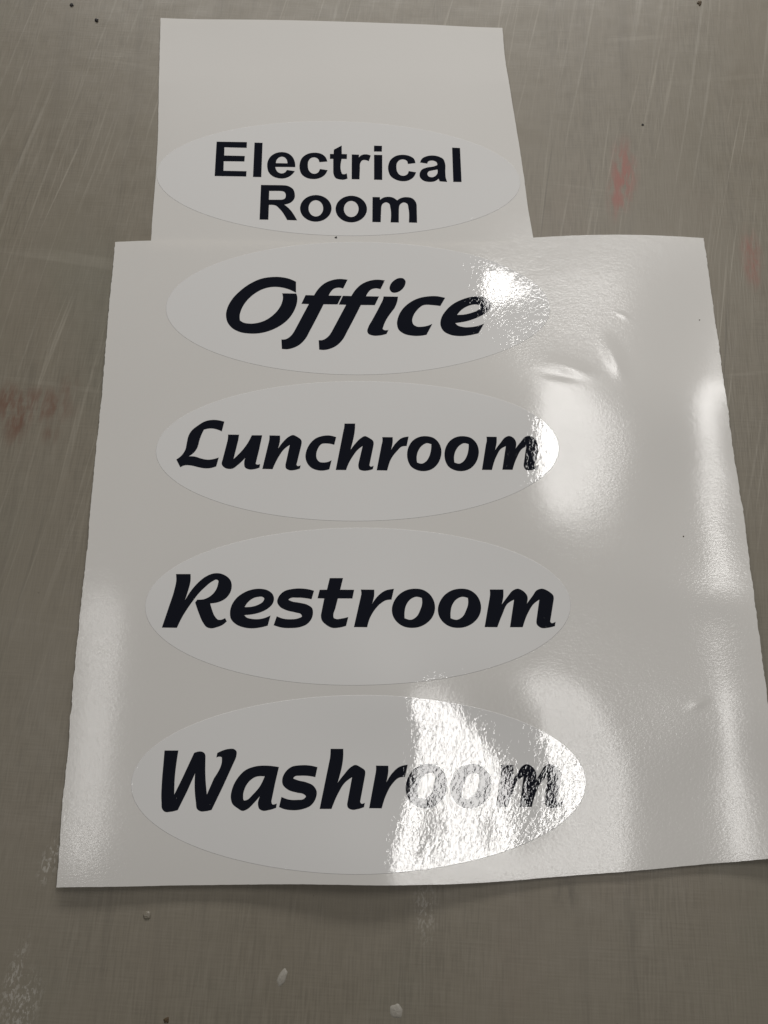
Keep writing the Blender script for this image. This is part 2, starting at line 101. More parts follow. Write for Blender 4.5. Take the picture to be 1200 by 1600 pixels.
FIELD = [[0,0,0,0,0,0,0,0,0,0,0,0,0,0,0,0,0,0,0,0,0,0,0,0,0,0,0,0,0,0,0,0,0,0,0,0,0,0,0,0,0,0,27,613,2357,5631,10729,17902,27376,39354,54027,71570,92150,115925],[0,0,-659,-3072,-670,681,1782,2306,2311,1750,724,-648,-2154,-3547,-4560,-4939,-4459,-2866,-45,4003,9085,14729,20159,24367,26338,25336,21295,14864,7125,-804,-8033,-13998,-18387,-21166,-22576,-22780,-21936,-20233,-17969,-15581,-13557,-12266,-11724,-11279,-10173,-7493,-2390,5695,16971,31336,48633,68668,91565,115935],[0,0,-3065,-516,1662,3439,4741,5498,5614,5092,3997,2509,872,-592,-1575,-1789,-1001,1053,4483,9287,15248,21854,28236,33246,35693,34728,30284,23217,14844,6399,-1284,-7665,-12469,-15680,-17595,-18370,-18135,-17004,-15260,-13352,-11818,-11032,-10992,-10986,-10211,-7706,-2584,5706,17297,31988,49536,69780,92678,117904],[0,0,-1519,1268,3688,5735,7269,8234,8465,7995,6845,5261,3504,1980,1009,925,1943,4328,8172,13477,20021,27287,34353,39963,42754,41736,36825,29157,20394,11788,4012,-2496,-7450,-10930,-13225,-14481,-14741,-14092,-12779,-11286,-10192,-9871,-10267,-10592,-10020,-7583,-2367,6171,18066,33017,50752,71110,94063,119629],[0,0,-403,2635,5294,7587,9360,10532,10905,10485,9292,7595,5711,4109,3137,3138,4310,6903,10990,16578,23456,31129,38661,44711,47743,46581,41074,32742,23783,15380,7753,1358,-3541,-7104,-9696,-11326,-11994,-11724,-10739,-9541,-8801,-8896,-9649,-10189,-9688,-7227,-1852,6978,19185,34345,52193,72615,95627,121180],[0,0,298,3538,6417,8949,10959,12344,12856,12512,11271,9455,7432,5746,4761,4815,6078,8767,12930,18577,25522,33325,41079,47403,50584,49156,42772,33576,24732,16844,9606,3546,-1032,-4649,-7454,-9370,-10264,-10248,-9397,-8345,-7866,-8319,-9364,-9951,-9318,-6679,-1091,8134,20622,35902,53796,74251,97282,122869],[0,0,498,3891,6937,9652,11875,13428,14096,13816,12579,10643,8513,6766,5776,5857,7151,9826,13907,19395,26125,33728,41369,47694,50881,49125,41412,31157,22509,14759,8129,2623,-1904,-5316,-8255,-10228,-11125,-11157,-10280,-8642,-7946,-8688,-9771,-10166,-9227,-6156,-143,9404,22023,37358,55297,75808,98889,124494],[0,0,241,3713,6843,9640,11951,13581,14109,14193,12994,11052,8895,7131,6149,6229,7486,10036,13881,19009,25274,32368,39538,45517,48510,46748,38500,28483,18948,10172,4057,-1842,-6703,-10511,-11616,-12984,-14005,-13924,-12875,-10689,-9499,-10097,-10890,-10914,-9644,-6392,203,10026,22886,38409,56534,77208,100420,126108],[0,0,-363,3116,6246,9008,11244,12658,12845,13468,12528,10719,8619,6874,5890,5922,7059,9380,12864,17493,23130,29498,35905,41201,43813,42248,35437,25916,15486,6385,124,-5374,-12536,-15809,-16299,-15930,-15750,-16200,-15014,-12758,-11573,-11834,-12199,-11867,-10418,-7202,-648,9567,22969,38982,57511,78495,101942,127793],[0,0,-1138,2325,5421,8112,10236,11569,11818,12377,11631,9949,7901,6147,5116,5036,5982,8000,11058,15136,20095,25658,31173,35635,37780,36529,31719,23243,13306,3028,-2682,-8267,-14995,-18180,-18532,-18208,-17153,-17295,-16265,-13985,-12770,-12812,-12957,-12480,-10995,-7796,-1250,8943,22815,39442,58505,79892,103639,129684],[0,0,-1902,1545,4626,7297,9424,10813,11069,11604,10808,9099,6998,5157,4012,3760,4472,6169,8824,12398,16744,21567,26261,29977,31760,30955,27253,19969,10548,2333,-4473,-10101,-15288,-18016,-18269,-17749,-16914,-17373,-16410,-14296,-12432,-12423,-12606,-12161,-10778,-7627,-1106,9089,23253,40417,59955,81712,105725,131986],[0,0,-2515,956,4066,6776,8965,10383,10651,11167,10283,8406,6139,4127,2805,2347,2824,4237,6563,9746,13631,17910,22031,25282,26946,26543,23651,18121,9365,1476,-4845,-9303,-14761,-17366,-17278,-16221,-15401,-16160,-15363,-13242,-11080,-10959,-11105,-10616,-9293,-6407,74,10327,24898,42380,62191,84161,108341,134670],[0,0,-2922,587,3749,6520,8770,10212,10480,11000,10018,7926,5432,3207,1678,1018,1290,2492,4598,7547,11173,15180,19058,22196,23993,24052,22137,18116,9735,1705,-4327,-8755,-14301,-16507,-15155,-13902,-13268,-14023,-13064,-10985,-8984,-8828,-8663,-7842,-6345,-3640,1994,13021,27817,45409,65243,87228,111423,137892],[0,0,-3117,430,3639,6457,8743,10194,10461,10987,9920,7628,4911,2482,756,-76,38,1112,3106,5971,9540,13546,17514,20883,23047,23574,22170,18510,10748,2926,-3520,-9485,-13980,-13544,-11195,-9568,-11188,-10819,-9843,-7610,-6426,-6254,-5612,-4265,-2372,273,5350,16732,31665,49121,68769,90592,114676,141005],[0,0,-3135,423,3651,6492,8796,10247,10512,11042,9910,7475,4572,1970,81,-877,-866,147,2117,5016,8683,12893,17203,21072,23832,24824,23298,19029,11964,3585,-3457,-9063,-10002,-9219,-7016,-5334,-6445,-6533,-5415,-3646,-3541,-3381,-2377,-537,1809,4603,9614,20893,35712,52880,72237,93821,117715,143912],[0,0,-2995,537,3745,6571,8870,10324,10590,11120,9941,7404,4381,1659,-340,-1395,-1457,-481,1494,4448,8242,12684,17371,21795,25250,27000,25684,21061,12496,4632,-2557,-4446,-4575,-3497,-2357,-647,-1719,-1941,-667,-257,-993,-942,189,2251,4922,8069,13192,24373,38867,55747,74864,96250,119989,146037],[0,0,-2663,803,3945,6713,8986,10439,10708,11241,10031,7421,4332,1533,-537,-1669,-1791,-864,1087,4049,7897,12463,17376,22148,26098,28413,27804,22542,13238,6489,2303,906,1319,2503,3822,2790,1548,1842,2571,1535,624,577,1654,3633,6309,9731,15310,26304,40592,57361,76396,97689,121333,147295],[0,0,-2067,1303,4331,6985,9177,10627,10907,11445,10213,7556,4446,1609,-521,-1735,-1948,-1115,746,3612,7363,11826,16641,21331,25195,27445,26521,21495,13913,8737,6056,5042,5401,6610,6943,5519,4450,3878,2794,1810,1101,1161,2088,3764,6130,9503,15631,26642,41026,57856,76897,98152,121755,147680],[0,0,-1138,2130,5039,7534,9561,10942,11235,11774,10541,7890,4763,1885,-324,-1642,-1984,-1307,364,2997,6458,10559,14928,19074,22302,23821,22477,18224,12966,8987,6954,6309,6544,7104,6999,6403,5300,3663,2416,1523,1137,1304,2087,3463,5573,9079,15672,26608,40939,57732,76709,97893,121434,147331],[0,0,118,3306,6119,8492,10289,11438,11707,12254,11074,8448,5295,2356,40,-1419,-1950,-1499,-113,2162,5160,8674,12320,15628,17963,18715,17270,14047,10261,7293,5632,5070,5163,5523,5732,5530,4768,3604,2455,1717,1444,1639,2311,3572,5742,9601,16491,27209,41082,57465,76130,97114,120536,146400],[0,0,1581,4711,7478,9811,11532,12190,12281,12976,11844,9177,5963,2931,489,-1136,-1880,-1702,-674,1145,3564,6369,9180,11588,13083,13275,11952,9526,6805,4574,3216,2693,2779,3273,3901,4445,4486,3965,3232,2619,2362,2496,3095,4406,6860,11128,18166,28417,41459,57073,75215,95920,119191,145026],[0,0,3022,6076,8785,11104,12821,13229,13196,13983,12650,9866,6593,3493,949,-837,-1802,-1928,-1289,30,1829,3898,5898,7498,8334,8192,7058,5258,3307,1687,682,339,600,1360,2463,3674,4605,4829,4529,4072,3784,3808,4304,5631,8283,12907,19908,29359,41320,56082,73742,94224,117422,143299],[0,0,4189,7094,9669,11883,13539,14253,14406,14587,12997,10189,6957,3876,1298,-602,-1753,-2165,-1905,-1080,129,1518,2815,3765,4138,3819,2894,1596,276,-776,-1343,-1356,-783,322,1853,3569,5116,5975,6077,5763,5429,5284,5547,6620,8979,13259,19937,28394,39495,53909,71449,91943,115251,141299],[0,0,4891,7556,9892,11865,13312,14149,14455,14023,12488,9891,6893,3974,1470,-465,-1751,-2408,-2491,-2113,-1427,-613,124,598,671,296,-411,-1279,-2063,-2573,-2636,-2192,-1186,331,2243,4309,6188,7359,7702,7468,7039,6644,6489,6939,8356,11201,16306,24104,35625,50457,68362,89147,112752,139112],[0,0,5079,7435,9469,11146,12371,13091,13257,12724,11273,9030,6393,3755,1422,-461,-1810,-2640,-2995,-2981,-2721,-2359,-2051,-1909,-2022,-2380,-2874,-3360,-3668,-3658,-3201,-2247,-752,1227,3511,5818,7795,8966,9301,9023,8436,7724,7028,6647,6897,8205,11624,19120,31170,46640,65055,86266,110262,137022],[0,0,4814,6841,8568,9964,10970,11534,11578,10984,9697,7795,5562,3272,1182,-577,-1923,-2856,-3415,-3675,-3741,-3713,-3705,-3781,-3985,-4286,-4576,-4738,-4641,-4172,-3233,-1773,225,2685,5342,7830,9722,10703,10852,10413,9627,8576,7314,6058,5203,5486,8103,15260,27406,43245,62046,83635,108005,135169],[0,0,4225,5933,7374,8519,9328,9748,9705,9128,8011,6430,4571,2637,813,-776,-2068,-3039,-3729,-4181,-4480,-4691,-4886,-5101,-5341,-5573,-5682,-5579,-5147,-4302,-2953,-1068,1359,4233,7224,9861,11664,12350,12247,11612,10621,9341,7589,5534,3748,3270,5586,12683,24795,40691,59652,81483,106156,133677],[0,0,3449,4874,6067,6999,7641,7943,7849,7321,6371,5070,3541,1935,374,-1027,-2229,-3193,-3954,-4529,-4982,-5350,-5672,-5964,-6204,-6361,-6320,-6013,-5328,-4205,-2558,-372,2354,5512,8735,11515,13212,13666,13229,12394,11434,10122,8105,5375,2780,1713,3896,11078,23184,38982,57929,79901,104817,132645],[0,0,2607,3785,4762,5516,6023,6245,6133,5678,4886,3831,2581,1260,-58,-1276,-2370,-3297,-4083,-4729,-5278,-5743,-6143,-6475,-6705,-6796,-6640,-6172,-5305,-3981,-2144,216,3073,6334,9628,12410,13897,13925,13487,12529,11827,10996,8932,5741,2512,999,3109,10311,22321,37861,56797,78919,104064,132174],[0,0,1790,2765,3557,4169,4563,4728,4614,4239,3590,2741,1728,647,-455,-1507,-2489,-3361,-4140,-4816,-5421,-5941,-6388,-6730,-6937,-6960,-6710,-6117,-5116,-3650,-1698,745,3614,6834,10053,12747,13867,13228,12740,12611,12091,11763,10004,6689,3114,1254,3307,10428,21809,37213,56277,78615,103999,132360],[0,0,1057,1856,2497,2997,3310,3444,3344,3040,2518,1840,1023,139,-782,-1688,-2563,-3375,-4134,-4817,-5449,-5993,-6463,-6801,-6990,-6956,-6626,-5922,-4804,-3216,-1171,1326,4179,7320,10418,13033,13841,12890,12307,12508,12778,12526,11279,8259,4715,2648,4390,11083,21804,37325,56601,79169,104736,133260],[0,0,444,1100,1620,2023,2271,2376,2299,2064,1654,1115,458,-264,-1036,-1816,-2600,-3350,-4079,-4757,-5399,-5960,-6440,-6770,-6930,-6837,-6428,-5623,-4385,-2667,-491,2109,5027,8168,11221,13754,14568,13515,12913,13316,13722,13650,12967,10513,7262,5205,6398,12226,23016,38563,57999,80670,106273,134771],[0,0,-36,496,920,1251,1462,1553,1497,1311,989,562,32,-562,-1217,-1894,-2600,-3299,-4001,-4673,-5318,-5889,-6372,-6699,-6836,-6703,-6218,-5309,-3930,-2050,322,3131,6278,9634,12833,15421,16222,15158,14598,15074,15483,15434,15288,13256,10300,8236,9019,14532,25326,40963,60345,82868,108234,136441],[0,0,-385,50,393,661,828,907,873,739,493,154,-273,-766,-1322,-1922,-2563,-3226,-3904,-4577,-5229,-5821,-6317,-6653,-6774,-6606,-6054,-5049,-3527,-1463,1156,4265,7781,11544,15124,17891,18674,17616,17117,17621,18025,17970,17938,16059,13279,11277,11981,17477,28356,43939,63024,85063,109888,137497],[0,0,-616,-263,19,244,391,465,444,342,149,-122,-470,-891,-1373,-1916,-2507,-3144,-3807,-4488,-5152,-5770,-6285,-6642,-6772,-6599,-6009,-4932,-3291,-1061,1788,5196,9099,13330,17400,20589,21439,20542,20140,20565,20867,20706,20222,18184,15504,13702,14590,20196,31161,46483,64911,86131,110112,136866],[0,0,-744,-461,-227,-45,77,144,139,68,-78,-297,-584,-946,-1369,-1868,-2425,-3047,-3708,-4406,-5096,-5755,-6315,-6718,-6883,-6733,-6144,-5042,-3341,-1010,1983,5579,9718,14234,18660,22247,23747,23215,22839,23109,22950,22488,21217,18896,16319,14752,15808,21486,32455,47088,64507,84669,107626,133355],[0,0,-793,-559,-365,-212,-102,-41,-36,-90,-203,-384,-626,-946,-1331,-1799,-2334,-2948,-3615,-4336,-5064,-5774,-6395,-6866,-7104,-7025,-6498,-5440,-3765,-1444,1545,5128,9222,13656,18031,21800,24174,24176,23895,23719,23005,21943,20076,17671,15288,13924,14951,20330,30561,44153,60440,79530,101405,126029],[0,0,-783,-590,-432,-300,-208,-150,-137,-173,-260,-412,-619,-905,-1258,-1701,-2222,-2835,-3517,-4270,-5046,-5822,-6527,-7097,-7444,-7482,-7077,-6143,-4595,-2408,415,3768,7516,11460,15263,18624,21075,21933,21546,20910,19811,18406,16658,14593,12516,11194,11897,15952,24440,36932,52298,70371,91092,114462],[0,0,-729,-561,-433,-318,-240,-184,-169,-192,-261,-387,-570,-830,-1161,-1586,-2099,-2712,-3413,-4198,-5029,-5879,-6680,-7370,-7859,-8064,-7843,-7112,-5789,-3857,-1343,1602,4788,7968,10843,13159,14728,15102,14719,14172,13535,12701,11748,10343,8574,7054,6846,9093,15691,26941,41233,58081,77381,99179],[0,0,-645,-508,-401,-300,-231,-177,-158,-172,-229,-335,-497,-733,-1044,-1451,-1956,-2567,-3286,-4100,-4988,-5914,-6822,-7648,-8303,-8707,-8717,-8256,-7235,-5653,-3546,-1106,1429,3774,5642,6850,7170,6793,6332,6222,6498,6674,6619,5870,4326,2541,1527,2752,7733,16914,29422,44507,61907,81665],[0,0,-545,-430,-337,-254,-191,-142,-122,-126,-170,-258,-403,-618,-910,-1298,-1791,-2397,-3129,-3966,-4904,-5898,-6910,-7870,-8700,-9321,-9591,-9436,-8767,-7590,-5955,-4069,-2199,-633,376,692,271,-497,-804,-190,734,1401,1948,1737,416,-1433,-2745,-2187,1378,8433,18621,31423,46487,63789],[0,0,-444,-351,-270,-197,-138,-91,-68,-67,-103,-175,-301,-492,-763,-1129,-1602,-2194,-2919,-3765,-4732,-5778,-6876,-7949,-8936,-9751,-10264,-10398,-10073,-9290,-8126,-6814,-5621,-4805,-4550,-4882,-5584,-6218,-6105,-5273,-4184,-3149,-2178,-1885,-2828,-4438,-5721,-5557,-3068,2192,10177,20592,33140,47792],[0,0,-350,-273,-202,-141,-88,-46,-20,-11,-33,-89,-197,-365,-607,-944,-1384,-1955,-2658,-3499,-4469,-5540,-6687,-7840,-8946,-9915,-10626,-10993,-10943,-10479,-9706,-8924,-8544,-8611,-9149,-9969,-10548,-10699,-10394,-9562,-8376,-7063,-5727,-4994,-5436,-6571,-7557,-7495,-5697,-1760,4384,12647,22839,34935],[0,0,-267,-203,-141,-87,-36,5,34,46,33,-8,-93,-233,-443,-745,-1146,-1678,-2339,-3148,-4093,-5161,-6322,-7515,-8684,-9746,-10581,-11099,-11221,-10942,-10380,-9882,-10154,-11664,-13369,-14605,-14710,-14379,-13950,-13070,-11806,-10295,-8664,-7562,-7470,-7992,-8474,-8219,-6698,-3559,1297,7883,16142,26112],[0,0,-197,-145,-90,-45,1,38,70,89,90,66,2,-109,-285,-542,-894,-1372,-1980,-2739,-3634,-4664,-5792,-6977,-8157,-9254,-10137,-10716,-10895,-10666,-10116,-9622,-9925,-12397,-15478,-17041,-17488,-17320,-16776,-15796,-14472,-12830,-10969,-9553,-8961,-8826,-8670,-7992,-6385,-3560,609,6172,13166,21599],[0,0,-142,-100,-52,-11,33,70,105,129,139,132,91,14,-124,-332,-631,-1045,-1584,-2268,-3089,-4052,-5122,-6262,-7401,-8477,-9348,-9928,-10103,-9857,-9257,-8656,-8869,-11462,-15035,-17307,-19267,-19596,-18802,-17705,-16329,-14606,-12610,-11006,-9994,-9217,-8368,-7111,-5152,-2260,1709,6854,13300,21213],[0,0,-101,-65,-24,11,50,86,121,152,173,184,166,120,21,-134,-372,-713,-1176,-1777,-2513,-3384,-4363,-5423,-6497,-7522,-8354,-8916,-9093,-8886,-8366,-7910,-8218,-10446,-14582,-18905,-21263,-21413,-20440,-19140,-17666,-15877,-13876,-12167,-10705,-9306,-7768,-5888,-3443,-252,3834,8938,15228,22778],[0,0,-75,-46,-11,22,58,95,132,170,200,227,232,220,164,60,-117,-385,-764,-1266,-1901,-2670,-3557,-4526,-5519,-6479,-7280,-7851,-8102,-8055,-7837,-7845,-8794,-11274,-15254,-19911,-22669,-23138,-22236,-20817,-19181,-17294,-15216,-13179,-11212,-9211,-7032,-4536,-1563,2024,6377,11620,17936,25421],[0,0,-59,-34,-3,25,59,95,132,173,214,257,285,303,287,236,124,-66,-361,-768,-1305,-1965,-2742,-3608,-4526,-5435,-6233,-6856,-7260,-7492,-7724,-8350,-9892,-12728,-16671,-20701,-23465,-24265,-23626,-22211,-20451,-18431,-16212,-13892,-11492,-8967,-6232,-3188,279,4284,8952,14407,20831,28304],[0,0,-52,-33,-6,18,49,83,125,172,223,278,329,376,402,400,350,234,29,-276,-704,-1253,-1934,-2710,-3563,-4430,-5253,-5978,-6598,-7165,-7867,-9014,-10986,-13995,-17672,-21248,-23777,-24744,-24338,-23014,-21200,-19070,-16721,-14189,-11481,-8561,-5383,-1878,2021,6405,11379,17063,23632,31154],[0,0,-52,-37,-14,8,39,71,112,160,220,289,362,437,502,550,565,522,402,189,-141,-582,-1156,-1834,-2624,-3474,-4341,-5186,-6020,-6904,-7991,-9511,-11717,-14709,-18124,-21327,-23647,-24637,-24367,-23138,-21333,-19156,-16721,-14049,-11132,-7934,-4432,-582,3661,8361,13604,19507,26246,33910],[0,0,-58,-46,-27,-9,17,47,91,146,213,293,385,486,588,682,756,787,754,643,423,88,-393,-997,-1732,-2562,-3469,-4434,-5469,-6622,-8003,-9761,-12049,-14919,-18047,-20936,-23045,-24001,-23797,-22650,-20882,-18704,-16234,-13489,-10447,-7073,-3344,759,5261,10207,15675,21776,28703,36452],[0,0,-62,-59,-44,-27,-3,27,67,121,192,285,396,523,661,804,937,1039,1087,1061,938,702,334,-179,-852,-1674,-2624,-3693,-4892,-6254,-7837,-9719,-11974,-14645,-17471,-20045,-21935,-22814,-22629,-21549,-19843,-17717,-15272,-12522,-9433,-5970,-2111,2154,6836,11972,17618,23914,30981,39636],[0,0,0,0,0,0,0,0,0,0,0,0,0,0,0,0,0,0,0,0,0,0,0,0,0,0,0,0,0,0,0,0,0,0,0,0,0,0,0,0,0,0,9,214,825,1971,3755,6266,9581,13774,18909,25050,32253,40574]]

# ------------------------------------------------------------------ surface relief of the two sheets
FIELD = np.array(FIELD)*1e-7
BASE = .0030; K = .0075; FX0 = -.190; FY0 = -.210
DENTS = [  # x, y (m), height, sigma across, sigma along, angle
    (SPOTS['d1'][0]*MM, SPOTS['d1'][1]*MM, .00030, .0024, .0062, math.radians(68)),
    (SPOTS['d1'][0]*MM-.004, SPOTS['d1'][1]*MM-.0050, -.00022, .0020, .0075, math.radians(80)),
    (SPOTS['d2'][0]*MM, SPOTS['d2'][1]*MM, .00042, .0030, .0075, math.radians(18)),
    (SPOTS['d3'][0]*MM, SPOTS['d3'][1]*MM, .00016, .0014, .0030, math.radians(-65)),
    (SPOTS['d4'][0]*MM, SPOTS['d4'][1]*MM, .00012, .0010, .0022, math.radians(60)),
]
def _bs(x, x0):
    t = (x-x0)/K; i = np.floor(t).astype(int); f = t-i
    w = np.stack([(1-f)**3/6, (3*f**3-6*f**2+4)/6, (-3*f**3+3*f**2+3*f+1)/6, f**3/6], -1)
    d = np.stack([-(1-f)**2/2, (9*f*f-12*f)/6, (-9*f*f+6*f+3)/6, f*f/2], -1)/K
    return i, w, d
def low_surface(P):
    X = np.clip(P[:, 0], -.17, .198); Y = np.clip(P[:, 1], -.19, .172)
    i, wx, dx = _bs(X, FX0); j, wy, dy = _bs(Y, FY0)
    z = np.zeros(len(P)); zx = z.copy(); zy = z.copy()
    for a in range(4):
        for b in range(4):
            c = FIELD[j-1+b, i-1+a]
            z += c*wx[:, a]*wy[:, b]; zx += c*dx[:, a]*wy[:, b]; zy += c*wx[:, a]*dy[:, b]
    for (cx, cy, h, sa, sl, an) in DENTS:
        ca, sn = math.cos(an), math.sin(an)
        u = (P[:, 0]-cx)*ca+(P[:, 1]-cy)*sn; v = -(P[:, 0]-cx)*sn+(P[:, 1]-cy)*ca
        g = h*np.exp(-u*u/(2*sa*sa)-v*v/(2*sl*sl))
        gu = -g*u/sa**2; gv = -g*v/sl**2
        z += g; zx += gu*ca-gv*sn; zy += gu*sn+gv*ca
    return z+BASE, zx, zy
def up_height(X, Y):
    e = np.clip((X-.035)/.045, 0, 1.2); a = np.clip((Y-.20)/.06, 0, 1); l = np.clip((-.10-X)/.035, 0, 1.2)
    return .0006+.0022*e**2*a+.0012*l**2*a+.0009*np.clip((Y-.27)/.04, 0, 1)**2
def up_surface(P):
    X, Y = P[:, 0], P[:, 1]; d = 1e-4
    return up_height(X, Y), (up_height(X+d, Y)-up_height(X-d, Y))/(2*d), (up_height(X, Y+d)-up_height(X, Y-d))/(2*d)

# ------------------------------------------------------------------ outlines
def parse(s):
    out = []
    for t in s.split():
        c = t.endswith('!'); x, y = t.rstrip('!').split(',')
        out.append((float(x)*MM, float(y)*MM, c))
    return out
def dense(loop, step, straight=None):
    n = len(loop); pts = [np.array(p[:2]) for p in loop]; cor = [p[2] for p in loop]; out = []
    def tan(j):
        a, b, c = pts[(j-1) % n], pts[j], pts[(j+1) % n]
        d1 = np.linalg.norm(b-a)+1e-9; d2 = np.linalg.norm(c-b)+1e-9
        return ((b-a)/d1*d2+(c-b)/d2*d1)/(d1+d2)
    for i in range(n):
        p1, p2 = pts[i], pts[(i+1) % n]; c1, c2 = cor[i], cor[(i+1) % n]; L = np.linalg.norm(p2-p1)
        if c1 and c2: m1 = m2 = p2-p1
        else:
            m1 = None if c1 else tan(i)*L
            m2 = None if c2 else tan((i+1) % n)*L
            if m1 is None: m1 = 1.5*(p2-p1)-.5*m2
            if m2 is None: m2 = 1.5*(p2-p1)-.5*m1
        k = max(1, int(round(L/(straight or step)))) if (c1 and c2) else max(1, int(round(L/step)))
        for t in np.arange(k)/k:
            out.append((2*t**3-3*t**2+1)*p1+(t**3-2*t**2+t)*m1+(-2*t**3+3*t**2)*p2+(t**3-t**2)*m2)
    return np.array(out)
def embolden(L, d, hole):
    """ink spread: move an outline outwards (holes inwards) by d"""
    a = L-np.roll(L, 1, 0); b = np.roll(L, -1, 0)-L
    a /= np.linalg.norm(a, axis=1)[:, None]+1e-12; b /= np.linalg.norm(b, axis=1)[:, None]+1e-12
    na = np.stack([a[:, 1], -a[:, 0]], -1); nb = np.stack([b[:, 1], -b[:, 0]], -1)
    m = na+nb; k = np.maximum(.6, (m*m).sum(1)/2)
    area = np.sum(L[:, 0]*np.roll(L[:, 1], -1)-np.roll(L[:, 0], -1)*L[:, 1])
    return L+m/k[:, None]*d*(1 if area > 0 else -1)*(-1 if hole else 1)
def inside(px, py, loops):
    r = np.zeros(len(px), bool)
    for L in loops:
        x1, y1 = L[:, 0], L[:, 1]; x2, y2 = np.roll(x1, -1), np.roll(y1, -1)
        for a, b, c, d in zip(x1, y1, x2, y2):
            m = ((b > py) != (d > py)); 
            if m.any(): r[m] ^= px[m] < (c-a)*(py[m]-b)/(d-b+1e-15)+a
    return r
def draped(name, glyphs, surface, lift, thick, grid, mat, origin, parent=None, bevel=0.0, extra=None, rim=None):
    """glyphs: list of lists of closed loops (first outer, rest holes). Builds ONE mesh lying on `surface`."""
    V = []; N = []; Fc = []
    for loops in glyphs:
        loops = [np.asarray(l) for l in loops]
        pts = []; edges = []; base = 0
        for l in loops:
            pts += [tuple(p) for p in l]; n = len(l)
            edges += [(base+i, base+(i+1) % n) for i in range(n)]; base += n
        a = np.concatenate(loops); lo, hi = a.min(0), a.max(0)
        gx = np.arange(lo[0]+grid*.37, hi[0], grid); gy = np.arange(lo[1]+grid*.41, hi[1], grid)
        gp = np.array([(x, y) for y in gy for x in gx]) if len(gx) and len(gy) else np.zeros((0, 2))
        if extra is not None: gp = np.concatenate([gp, extra])
        if len(gp):
            gp = gp[inside(gp[:, 0], gp[:, 1], loops)]
        allp = [(x*1000, y*1000) for x, y in pts]+[(x*1000, y*1000) for x, y in gp]
        vo, eo, fo, ov, oe, of = geometry.delaunay_2d_cdt([Vector(p) for p in allp], edges, [], 0, 1e-4)
        vo = np.array([(v.x, v.y) for v in vo])*.001
        tri = np.array([f for f in fo]); cen = vo[tri].mean(1)
        tri = tri[inside(cen[:, 0], cen[:, 1], loops)]
        z, zx, zy = surface(vo); b = len(V)
        for (x, y), zz, sx, sy in zip(vo, z, zx, zy):
            V.append((x, y, zz+lift)); N.append(Vector((-sx, -sy, 1)).normalized())
        Fc += [tuple(int(i)+b for i in t) for t in tri]
        for li, l in enumerate(loops):       # side walls
            z, zx, zy = surface(l); n = len(l)
            d = np.roll(l, -1, 0)-np.roll(l, 1, 0); nn = np.stack([d[:, 1], -d[:, 0]], -1); nn /= np.linalg.norm(nn, axis=1)[:, None]+1e-12
            area = .5*np.sum(l[:, 0]*np.roll(l[:, 1], -1)-np.roll(l[:, 0], -1)*l[:, 1])
            s = (1 if area > 0 else -1)*(1 if li == 0 else -1)
            nn *= s; b = len(V)
            tilt = .7 if bevel else 0.0
            for i in range(n):
                V.append((l[i, 0], l[i, 1], z[i]+lift)); N.append(Vector((nn[i, 0], nn[i, 1], tilt)).normalized())
            for i in range(n):
                q = l[i]+nn[i]*bevel
                V.append((q[0], q[1], z[i]+lift-thick)); N.append(Vector((nn[i, 0], nn[i, 1], tilt)).normalized())
            for i in range(n):
                j = (i+1) % n
                f = (b+i, b+j, b+n+j, b+n+i)
                Fc.append(f if (area*(1 if li == 0 else 1) < 0) else f[::-1])
    me = bpy.data.meshes.new(name); o = Vector(origin)
    me.from_pydata([tuple(Vector(v)-o) for v in V], [], Fc); me.update()
    # top faces must look up
    bm = bmesh.new(); bm.from_mesh(me); bm.faces.ensure_lookup_table()
    flip = [f for f in bm.faces if len(f.verts) == 3 and f.normal.z < 0]
    bmesh.ops.reverse_faces(bm, faces=flip); bm.to_mesh(me); bm.free()
    me.polygons.foreach_set('use_smooth', [True]*len(me.polygons))
    me.normals_split_custom_set_from_vertices(N)
    me.materials.append(mat)
    if rim:
        me.materials.append(rim)
        for p in me.polygons:
            if len(p.vertices) == 4: p.material_index = 1
    ob = bpy.data.objects.new(name, me); S.collection.objects.link(ob)
    if parent: ob.parent = parent
    else: ob.location = origin
    return ob
def tag(o, label=None, cat=None, group=None, kind=None):
    if label: o['label'] = label
    if cat: o['category'] = cat
    if group: o['group'] = group
    if kind: o['kind'] = kind
    return o

